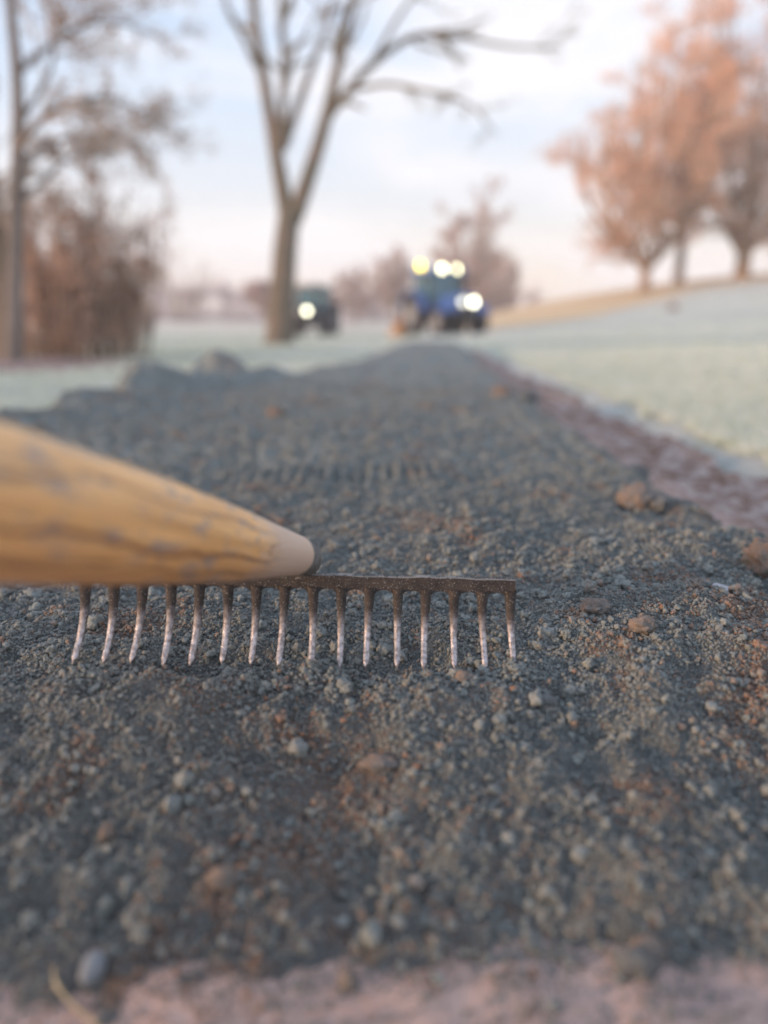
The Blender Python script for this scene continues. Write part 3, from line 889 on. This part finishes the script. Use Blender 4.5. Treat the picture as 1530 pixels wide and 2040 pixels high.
def tractor(name, loc, rz, sc, paint, roofm, label, lit, cab_lit, beacon_m, group):
    root = empty(name, loc, rz); root.scale = (sc, sc, sc)
    tag(root, label, 'tractor', group)
    # local: front towards -Y, z up from the ground
    body = boxes('hood', [(0, -1.15, 1.02, .72, 1.35, .55, .9), (0, -1.84, .98, .66, .08, .46, .95)], paint, root)
    boxes('grille', [(0, -1.89, .92, .46, .03, .30), (0, -1.89, .70, .5, .03, .08)], M_BLACK, body)
    boxes('chassis', [(0, -.5, .62, .42, 2.5, .30), (0, -1.35, .48, 1.15, .16, .14), (0, .42, .68, 1.1, .3, .3), (0, -1.98, .62, .5, .16, .30)], M_BLACK, root)
    cab = boxes('cab_frame', [(sx * .62, yy, 1.45, .07, .07, 1.15) for sx in (-1, 1) for yy in (-.42, .72)] +
                [(sx * .62, .2, 1.72, .05, .05, .62) for sx in (-1, 1)] + [(0, .15, .96, 1.26, 1.2, .16)], M_BLACK, root)
    boxes('windscreen', [(0, -.425, 1.50, 1.14, .015, .94)], M_TEAL_GLASS, cab)
    boxes('rear_window', [(0, .725, 1.50, 1.14, .015, .94)], M_TEAL_GLASS, cab)
    for sx in (-1, 1):
        boxes('side_window', [(sx * .625, .15, 1.50, .015, 1.04, .94)], M_TEAL_GLASS, cab)
    boxes('seat', [(0, .30, 1.12, .46, .44, .14), (0, .52, 1.40, .46, .10, .50)], M_BLACK, root)
    lathe('steering_wheel', [(.17, 0), (.19, .015), (.205, 0), (.19, -.015), (.17, 0)], M_BLACK, root, 'Z', (0, -.12, 1.38), 20)
    rf = boxes('roof', [(0, .12, 2.06, 1.42, 1.42, .17, .9)], roofm, root)
    for sx in (-1, 1):
        V = []; F = []
        for i in range(13):
            a = R(8 + i * 13)
            for q in (.80, .84):
                for xx in (.50, .98):
                    V.append((sx * xx, .42 - q * math.cos(a), .70 + q * math.sin(a) * .92))
        for i in range(12):
            k = i * 4
            for a_, b_ in ((0, 1), (1, 3), (3, 2), (2, 0)):
                F.append((k + a_, k + b_, k + 4 + b_, k + 4 + a_))
        mesh_obj('fender', V, F, paint, root, smooth=False)
        V = []; F = []
        for i in range(9):
            a = R(30 + i * 16)
            for q in (.50, .525):
                for xx in (.52, .88):
                    V.append((sx * xx, -1.35 - q * math.cos(a), .46 + q * math.sin(a)))
        for i in range(8):
            k = i * 4
            for a_, b_ in ((0, 1), (1, 3), (3, 2), (2, 0)):
                F.append((k + a_, k + b_, k + 4 + b_, k + 4 + a_))
        mesh_obj('mudguard', V, F, paint, root, smooth=False)
        wheel(root, sx * .76, .42, .70, .40)
        wheel(root, sx * .70, -1.35, .45, .30)
        hm = M_LAMP_COOL if lit == sx or (lit == 2 and sx > 0) else (M_LAMP_DIM if lit == 2 else M_LENS)
        lamp(root, 'headlight', sx * .19, -1.90, 1.05, .112, hm)
        lamp(root, 'work_lamp', sx * .28, -.62, 2.10, .098, M_LAMP if cab_lit else M_LENS)
        boxes('mirror', [(sx * .92, -.45, 1.72, .16, .05, .28), (sx * .78, -.43, 1.84, .26, .03, .03)], M_BLACK, root)
        for zz in (.55, .78):
            boxes('step', [(sx * .66, -.28, zz, .26, .28, .04)], M_BLACK, root)
    bc = lathe('beacon', [(.06, 0), (.065, .03), (.07, .04), (.07, .14), (.045, .18), (.001, .19)], beacon_m, root, 'Z', (-.62, .3, 2.16), 20)
    lathe('exhaust_pipe', [(.04, 0), (.04, .85), (.055, .86), (.055, 1.05), (.035, 1.06), (.03, .9)], M_BLACK, root, 'Z', (.30, -.75, 1.22), 16)
    return root
y = 23.0
tractor('tractor', (1.76, y, ground_at(1.76, y) - .03), R(22), .93, M_BLUE, M_BLUE, 'blue cab tractor with lit headlights, cab lamps and a yellow beacon', 2, True, M_BEACON, 'tractors beyond the gravel')
y = 25.5
tractor('compact_tractor', (-2.42, y, ground_at(-2.42, y)), R(-9), .78, M_DARKP, M_GREYP, 'small dark grey tractor with one lit headlight right of the forked tree', 1, False, M_AMBER, 'tractors beyond the gravel')

# orange sand heap by the tractor
def pile(name, x, y, r, h, mat, label, cat, seed):
    n = 28; a = np.linspace(0, 2 * np.pi, 33)[:-1]
    rr = np.linspace(0, 1, n)
    V = [(0, 0, h)]; F = []
    for q in rr[1:]:
        for t in a:
            z = h * (1 - q) ** .8 * (1 + .25 * mnoise.noise(Vector((math.cos(t) * q * 2.5, math.sin(t) * q * 2.5, seed)))) - .06 * q
            k = r * q * (1 + .12 * mnoise.noise(Vector((math.cos(t), math.sin(t), seed + 4))))
            V.append((k * math.cos(t), k * math.sin(t), z))
    m = len(a)
    for j in range(m): F.append((0, 1 + j, 1 + (j + 1) % m))
    for i in range(n - 2):
        for j in range(m):
            j2 = (j + 1) % m
            F.append((1 + i * m + j, 1 + (i + 1) * m + j, 1 + (i + 1) * m + j2, 1 + i * m + j2))
    o = mesh_obj(name, V, F, mat); o.location = (x, y, ground_at(x, y))
    tag(o, label, cat)
M_SAND = simple('orange_sand', (.50, .27, .12), .95, bmp=.02, bscale=12)
pile('sand_heap', .50, 23.6, .42, .62, M_SAND, 'small heap of orange sand left of the blue tractor', 'heap', 3)
M_MOLE = simple('mole_soil', (.20, .14, .12), .95, bmp=.02, bscale=12)
pile('molehill', 9.6, 24.5, .28, .26, M_MOLE, 'lone brown molehill out on the frosted slope', 'molehill', 7)
# brown leaf litter under the shrubs
o = sheet('leaf_litter', axis(-5.4, -1.9, lambda v: .05), axis(4.9, 9.6, lambda v: .05),
          lambda x, y: field_h(x, y) + .09 * bump(x, y, -3.6, 7.0, 1.1, 1.4) - .03 + .012 * fbm(x * 6, y * 6, 2, 95), simple('litter', (.24, .15, .13), .95, c2=(.34, .25, .23), scale=3))
tag(o, kind='structure')

# ------------------------------------------------------------------ rake
M_STEEL, nt, b = new_mat('rake_steel')
oc = N(nt, 'ShaderNodeTexCoord').outputs['Object']
geo = N(nt, 'ShaderNodeNewGeometry')
sx = N(nt, 'ShaderNodeSeparateXYZ'); nt.links.new(geo.outputs['Normal'], sx.inputs[0])
so = N(nt, 'ShaderNodeSeparateXYZ'); nt.links.new(oc, so.inputs[0])
f1 = noise_node(nt, oc, 70, 5, .65); f2 = noise_node(nt, oc, 650, 4, .6)
rust = mixc(nt, rng_node(nt, f1, .35, .65), (.048, .044, .043), (.085, .070, .062))
bare = mixc(nt, rng_node(nt, noise_node(nt, oc, 240, 4, .65), .42, .6), (.56, .53, .55), (.24, .21, .205))
low = rng_node(nt, math_n(nt, 'ADD', so.outputs['Z'], math_n(nt, 'MULTIPLY', f1, .028)), -.019, -.040)
cc = mixc(nt, low, rust, bare)
dustm = math_n(nt, 'MAXIMUM', rng_node(nt, sx.outputs['Z'], .35, .8), rng_node(nt, f2, .60, .66, 0, .9))
dustm = math_n(nt, 'MULTIPLY', dustm, rng_node(nt, f1, .3, .42))
cc = mixc(nt, math_n(nt, 'MULTIPLY', dustm, rng_node(nt, low, 0, 1, 1, .35)), cc, (.33, .31, .29))
b.inputs['Specular IOR Level'].default_value = .2
nt.links.new(cc, b.inputs['Base Color'])
nt.links.new(rng_node(nt, low, 0, 1, .8, .32), b.inputs['Roughness'])
nt.links.new(rng_node(nt, low, 0, 1, .15, .75), b.inputs['Metallic'])
bump_n(nt, b, math_n(nt, 'ADD', f2, f1), .0008)

M_SOCKET = simple('dusty_socket', (.17, .165, .155), .85, var=.5, scale=200, bmp=.0006, bscale=500)
M_WOOD, nt, b = new_mat('rake_wood')
oc = N(nt, 'ShaderNodeTexCoord').outputs['Object']
so = N(nt, 'ShaderNodeSeparateXYZ'); nt.links.new(oc, so.inputs[0])
mpn = N(nt, 'ShaderNodeMapping'); mpn.inputs['Scale'].default_value = (75, 75, 2.6)
nt.links.new(oc, mpn.inputs[0])
g1 = noise_node(nt, mpn.outputs[0], 1.0, 5, .6)
mp2 = N(nt, 'ShaderNodeMapping'); mp2.inputs['Scale'].default_value = (36, 36, 1.6); mp2.inputs['Location'].default_value = (3, 7, 1)
nt.links.new(oc, mp2.inputs[0])
g2 = noise_node(nt, mp2.outputs[0], 1.0, 2, .5)
mp3 = N(nt, 'ShaderNodeMapping'); mp3.inputs['Scale'].default_value = (1, 1, .45)
nt.links.new(oc, mp3.inputs[0])
w = mixc(nt, rng_node(nt, g1, .35, .65), (.95, .57, .25), (.56, .28, .10))
crack = rng_node(nt, math_n(nt, 'ABSOLUTE', math_n(nt, 'SUBTRACT', g2, .5)), .0, .016, 1, 0)
crack = math_n(nt, 'MULTIPLY', crack, rng_node(nt, so.outputs['Z'], .05, .09))
w = mixc(nt, math_n(nt, 'MULTIPLY', crack, .8), w, (.13, .06, .035))
blot = noise_node(nt, mp3.outputs[0], 100, 5, .65)
w = mixc(nt, rng_node(nt, blot, .535, .60, 0, .8), w, (.31, .265, .24))
w = mixc(nt, math_n(nt, 'MULTIPLY', rng_node(nt, noise_node(nt, mp3.outputs[0], 150, 4, .6), .52, .62), rng_node(nt, so.outputs['Z'], .16, .07)), w, (.60, .50, .45))
ang = math_n(nt, 'ARCTAN2', so.outputs['Y'], so.outputs['X'])
wob = N(nt, 'ShaderNodeCombineXYZ'); nt.links.new(so.outputs['Z'], wob.inputs[2])
for off_, wd_, st_, sd_ in ((-.28, .075, .85, 1.0), (.55, .06, .5, 5.0), (-.75, .10, .55, 9.0)):
    wob_n = N(nt, 'ShaderNodeVectorMath', operation='ADD'); wob_n.inputs[1].default_value = (sd_, 0, 0); nt.links.new(wob.outputs[0], wob_n.inputs[0])
    ww = rng_node(nt, noise_node(nt, wob_n.outputs[0], 12, 4, .6), .3, .7, -.16, .16)
    tgt = N(nt, 'ShaderNodeValue', label='crack'); tgt.outputs[0].default_value = off_
    tgt.name = 'crack_%.2f' % off_
    d_ = math_n(nt, 'ABSOLUTE', math_n(nt, 'SUBTRACT', math_n(nt, 'SUBTRACT', ang, tgt.outputs[0]), ww))
    ln_ = rng_node(nt, d_, wd_ * .3, wd_, st_, 0)
    ln_ = math_n(nt, 'MULTIPLY', ln_, rng_node(nt, so.outputs['Z'], .04, .08))
    w = mixc(nt, ln_, w, (.20, .09, .045))
tipf = rng_node(nt, math_n(nt, 'ADD', so.outputs['Z'], math_n(nt, 'MULTIPLY', blot, .03)), .130, .084)
w = mixc(nt, tipf, w, (.58, .43, .33))
nt.links.new(w, b.inputs['Base Color'])
b.inputs['Roughness'].default_value = .45
bump_n(nt, b, math_n(nt, 'SUBTRACT', g1, crack), .0006)

ZB = HC - .2355 + .004            # top edge of the bar
rake = empty('garden_rake', (-.08, .63, ZB), 0)
rake.rotation_euler = (0, R(1.7), R(0.6))
tag(rake, 'garden rake with a worn wooden handle and a dusty steel head with sixteen curved tines', 'rake')
HW = .2045
# bar with rounded web between tines: a profile in XZ extruded in Y
SP = 2 * (HW - .0035) / 15
prof_top = []; prof_bot = []
segs = 240
def bar_bottom(x):
    u = ((x + HW - .0035) / SP) % 1.0
    d_ = min(u, 1 - u) * SP
    return -.0138 - .0062 * math.exp(-max(0, d_ - .004) / .0026)
import bmesh
def prof_mesh(name, fn_top, fn_bot, x0, x1, n, th, mat, parent):
    V = []; F = []
    for i in range(n + 1):
        x = x0 + (x1 - x0) * i / n
        zt, zb = fn_top(x), fn_bot(x)
        c = .0008
        for yy, z in ((-th + c, zt), (th - c, zt), (th, zt - c), (th, zb + c), (th - c, zb), (-th + c, zb), (-th, zb + c), (-th, zt - c)):
            V.append((x, yy, z))
    for i in range(n):
        for j in range(8):
            j2 = (j + 1) % 8
            F.append((i * 8 + j, i * 8 + j2, (i + 1) * 8 + j2, (i + 1) * 8 + j))
    F.append(tuple(range(8))); F.append(tuple(n * 8 + j for j in reversed(range(8))))
    return mesh_obj(name, V, F, mat, parent, smooth=False)
prof_mesh('head_bar', lambda x: .0004 * math.sin(x * 60) + .0003 * math.sin(x * 171 + 1), bar_bottom, -HW, HW, segs, .0026, M_STEEL, rake)
rr_ = random.Random(3)
for i in range(16):
    x0 = -HW + .0035 + SP * i
    V = []; F = []
    n = 14
    bend = rr_.uniform(-.0030, .0030); side = rr_.uniform(-.0022, .0022)
    for k in range(n + 1):
        t = k / n
        z = -.0165 - .0600 * t
        yy = -.0006 - .006 * t - .034 * t ** 2.2 + bend * t
        wx = .0098 * (1 - t) + .0052 * t - .0012 * math.sin(t * 3.14) if t < .93 else .0052 * ((1 - t) / .07) ** .6 * .95 + .0004
        th = .0030 * (1 - t) + .0017
        if t >= .93: th *= .6
        if k == 0: z = -.012
        xs_ = x0 + side * t
        for a in range(8):
            an = a / 8 * 2 * math.pi + math.pi / 8
            V.append((xs_ + wx * .5 * max(-1, min(1, 1.25 * math.cos(an))) * 1.05, yy + th * max(-1, min(1, 1.2 * math.sin(an))), z))
    for k in range(n):
        for j in range(8):
            j2 = (j + 1) % 8
            F.append((k * 8 + j, k * 8 + j2, (k + 1) * 8 + j2, (k + 1) * 8 + j))
    F.append(tuple(n * 8 + j for j in range(8)))
    mesh_obj('tine', V, F, M_STEEL, rake)
# handle: axis from the socket towards the lower-left of the camera
A0 = Vector(P(602, 1108, .628)) ; A1 = Vector(P(-6, 1004, .345))
inv = (rake.matrix_basis).inverted()
ax = (A1 - A0)
zdir = ax.normalized()
quat = zdir.to_track_quat('Z', 'Y')
Lh = ax.length
prof = []
def hr(s):      # radius along the handle (s metres from its rounded end)
    tip = .0176
    if s < .014: return tip * math.sqrt(max(0, 1 - ((.014 - s) / .0142) ** 2)) * .985 + .0003
    k = [(.014, .0176), (.05, .0212), (.12, .0285), (.20, .0345), (.30, .0385), (.42, .0405), (.8, .0415), (1.6, .042)]
    return float(np.interp(s, [a for a, _ in k], [b_ for _, b_ in k]))
ss = list(np.linspace(0, .014, 9)) + list(np.linspace(.02, 1.55, 90)) + [1.565, 1.572, 1.574]
for s in ss:
    r0 = hr(min(s, 1.55)) * (1 + .006 * math.sin(s * 30))
    if s > 1.56: r0 *= .85
    if s > 1.57: r0 *= .6
    if s > 1.573: r0 = .001
    prof.append((r0, s))
h = lathe('handle', prof, M_WOOD, rake, 'Z', ns=64)
from mathutils import Matrix
h.matrix_local = inv @ Matrix.Translation(A0) @ quat.to_matrix().to_4x4()
# the long drying cracks run along the side of the handle that faces the sky and the user
mid = A0 + zdir * .25
vl = (quat.to_matrix().inverted() @ (Vector((0, 0, HC)) - mid))
a0_ = math.atan2(vl.y, vl.x)
up_ = quat.to_matrix().inverted() @ Vector((0, 0, 1))
sgn = 1 if math.sin(math.atan2(up_.y, up_.x) - a0_) > 0 else -1
for nd in M_WOOD.node_tree.nodes:
    if nd.name.startswith('crack_'):
        v_ = a0_ + sgn * float(nd.name[6:])
        nd.outputs[0].default_value = (v_ + math.pi) % (2 * math.pi) - math.pi
# steel socket and neck joining the handle end to the bar
sk_pts = smooth_line([inv @ (A0 + zdir * .02), inv @ (A0 - zdir * .004 + Vector((0, .001, -.002))), Vector((.0, .012, .006)), Vector((-.0, .008, -.002)), Vector((0, .001, -.009))], 4)
V, F = tube_arrays([(sk_pts, np.interp(np.linspace(0, 1, len(sk_pts)), [0, .3, .6, 1], [.0140, .0158, .0115, .0068]))], 20)
mesh_obj('socket', V, F, M_SOCKET, rake)
# soil grains stuck along the top of the bar
G = []
gv = []; gf = []
bm0 = proto_lump('grain', 9, M_CLOD_GREY, 1, .4).data
bv = np.array([v.co[:] for v in bm0.vertices]); bf = np.array([p_.vertices[:] for p_ in bm0.polygons])
r_ = np.random.default_rng(17)
for i in range(1500):
    on = r_.random()
    if on < .72:
        c = np.array([r_.uniform(-HW, HW), r_.uniform(-.0022, .0024), .0002]); s = r_.uniform(.0003, .0010)
        if r_.random() < .5: s *= .6
    else:
        c = np.array([r_.uniform(-HW, HW), -.0027, r_.uniform(-.014, 0)]); s = r_.uniform(.0002, .00055)
    gv.append(bv * s * r_.uniform(.7, 1.3, 3) + c); gf.append(bf + len(bv) * i)
o = mesh_obj('stuck_soil', np.concatenate(gv), np.concatenate(gf), M_CLOD_GREY, rake)
tag(o, kind='stuff')

# dry straw lying on the clay, lower left
sp = [P(105, 1950, .40), P(140, 1985, .392), P(160, 2010, .387), P(190, 2040, .380), P(205, 2075, .374)]
sp = [np.array([q[0], q[1], max(float(clay_full(np.array([q[0]]), np.array([q[1]]))[0]), float(gravel_h(np.array([q[0]]), np.array([q[1]]))[0])) + .0025]) for q in sp]
base = sp[0]
root = empty('straw', tuple(base)); tag(root, 'pale dry straw lying on the bare clay in the lower left corner', 'straw')
M_STRAW = simple('straw', (.52, .42, .26), .7)
l = smooth_line([q - base for q in sp], 5)
tubes('stalk', [(l, np.linspace(.0010, .0006, len(l)))], M_STRAW, root, 8)
tubes('blade', [(smooth_line([l[2], l[2] + [-.006, .006, .003], l[2] + [-.010, .014, .002]], 4), np.linspace(.0012, .0003, 9))], M_STRAW, root, 6)

# ------------------------------------------------------------------ morning haze
M_HAZE = bpy.data.materials.new('haze'); M_HAZE.use_nodes = True
nt = M_HAZE.node_tree; nt.nodes.clear()
pv = N(nt, 'ShaderNodeVolumePrincipled'); mo = N(nt, 'ShaderNodeOutputMaterial')
pv.inputs['Color'].default_value = (.97, .94, .95, 1); pv.inputs['Density'].default_value = .0032
nt.links.new(pv.outputs[0], mo.inputs['Volume'])
V = [(x_, y_, z_) for z_ in (-5, 15.5) for (x_, y_) in ((-170, -20), (125, -20), (125, 275), (-170, 275))]
o = mesh_obj('haze', V, [(0, 3, 2, 1), (4, 5, 6, 7), (0, 1, 5, 4), (1, 2, 6, 5), (2, 3, 7, 6), (3, 0, 4, 7)], M_HAZE, smooth=False)
tag(o, 'pale morning haze over the field', 'haze', kind='stuff')
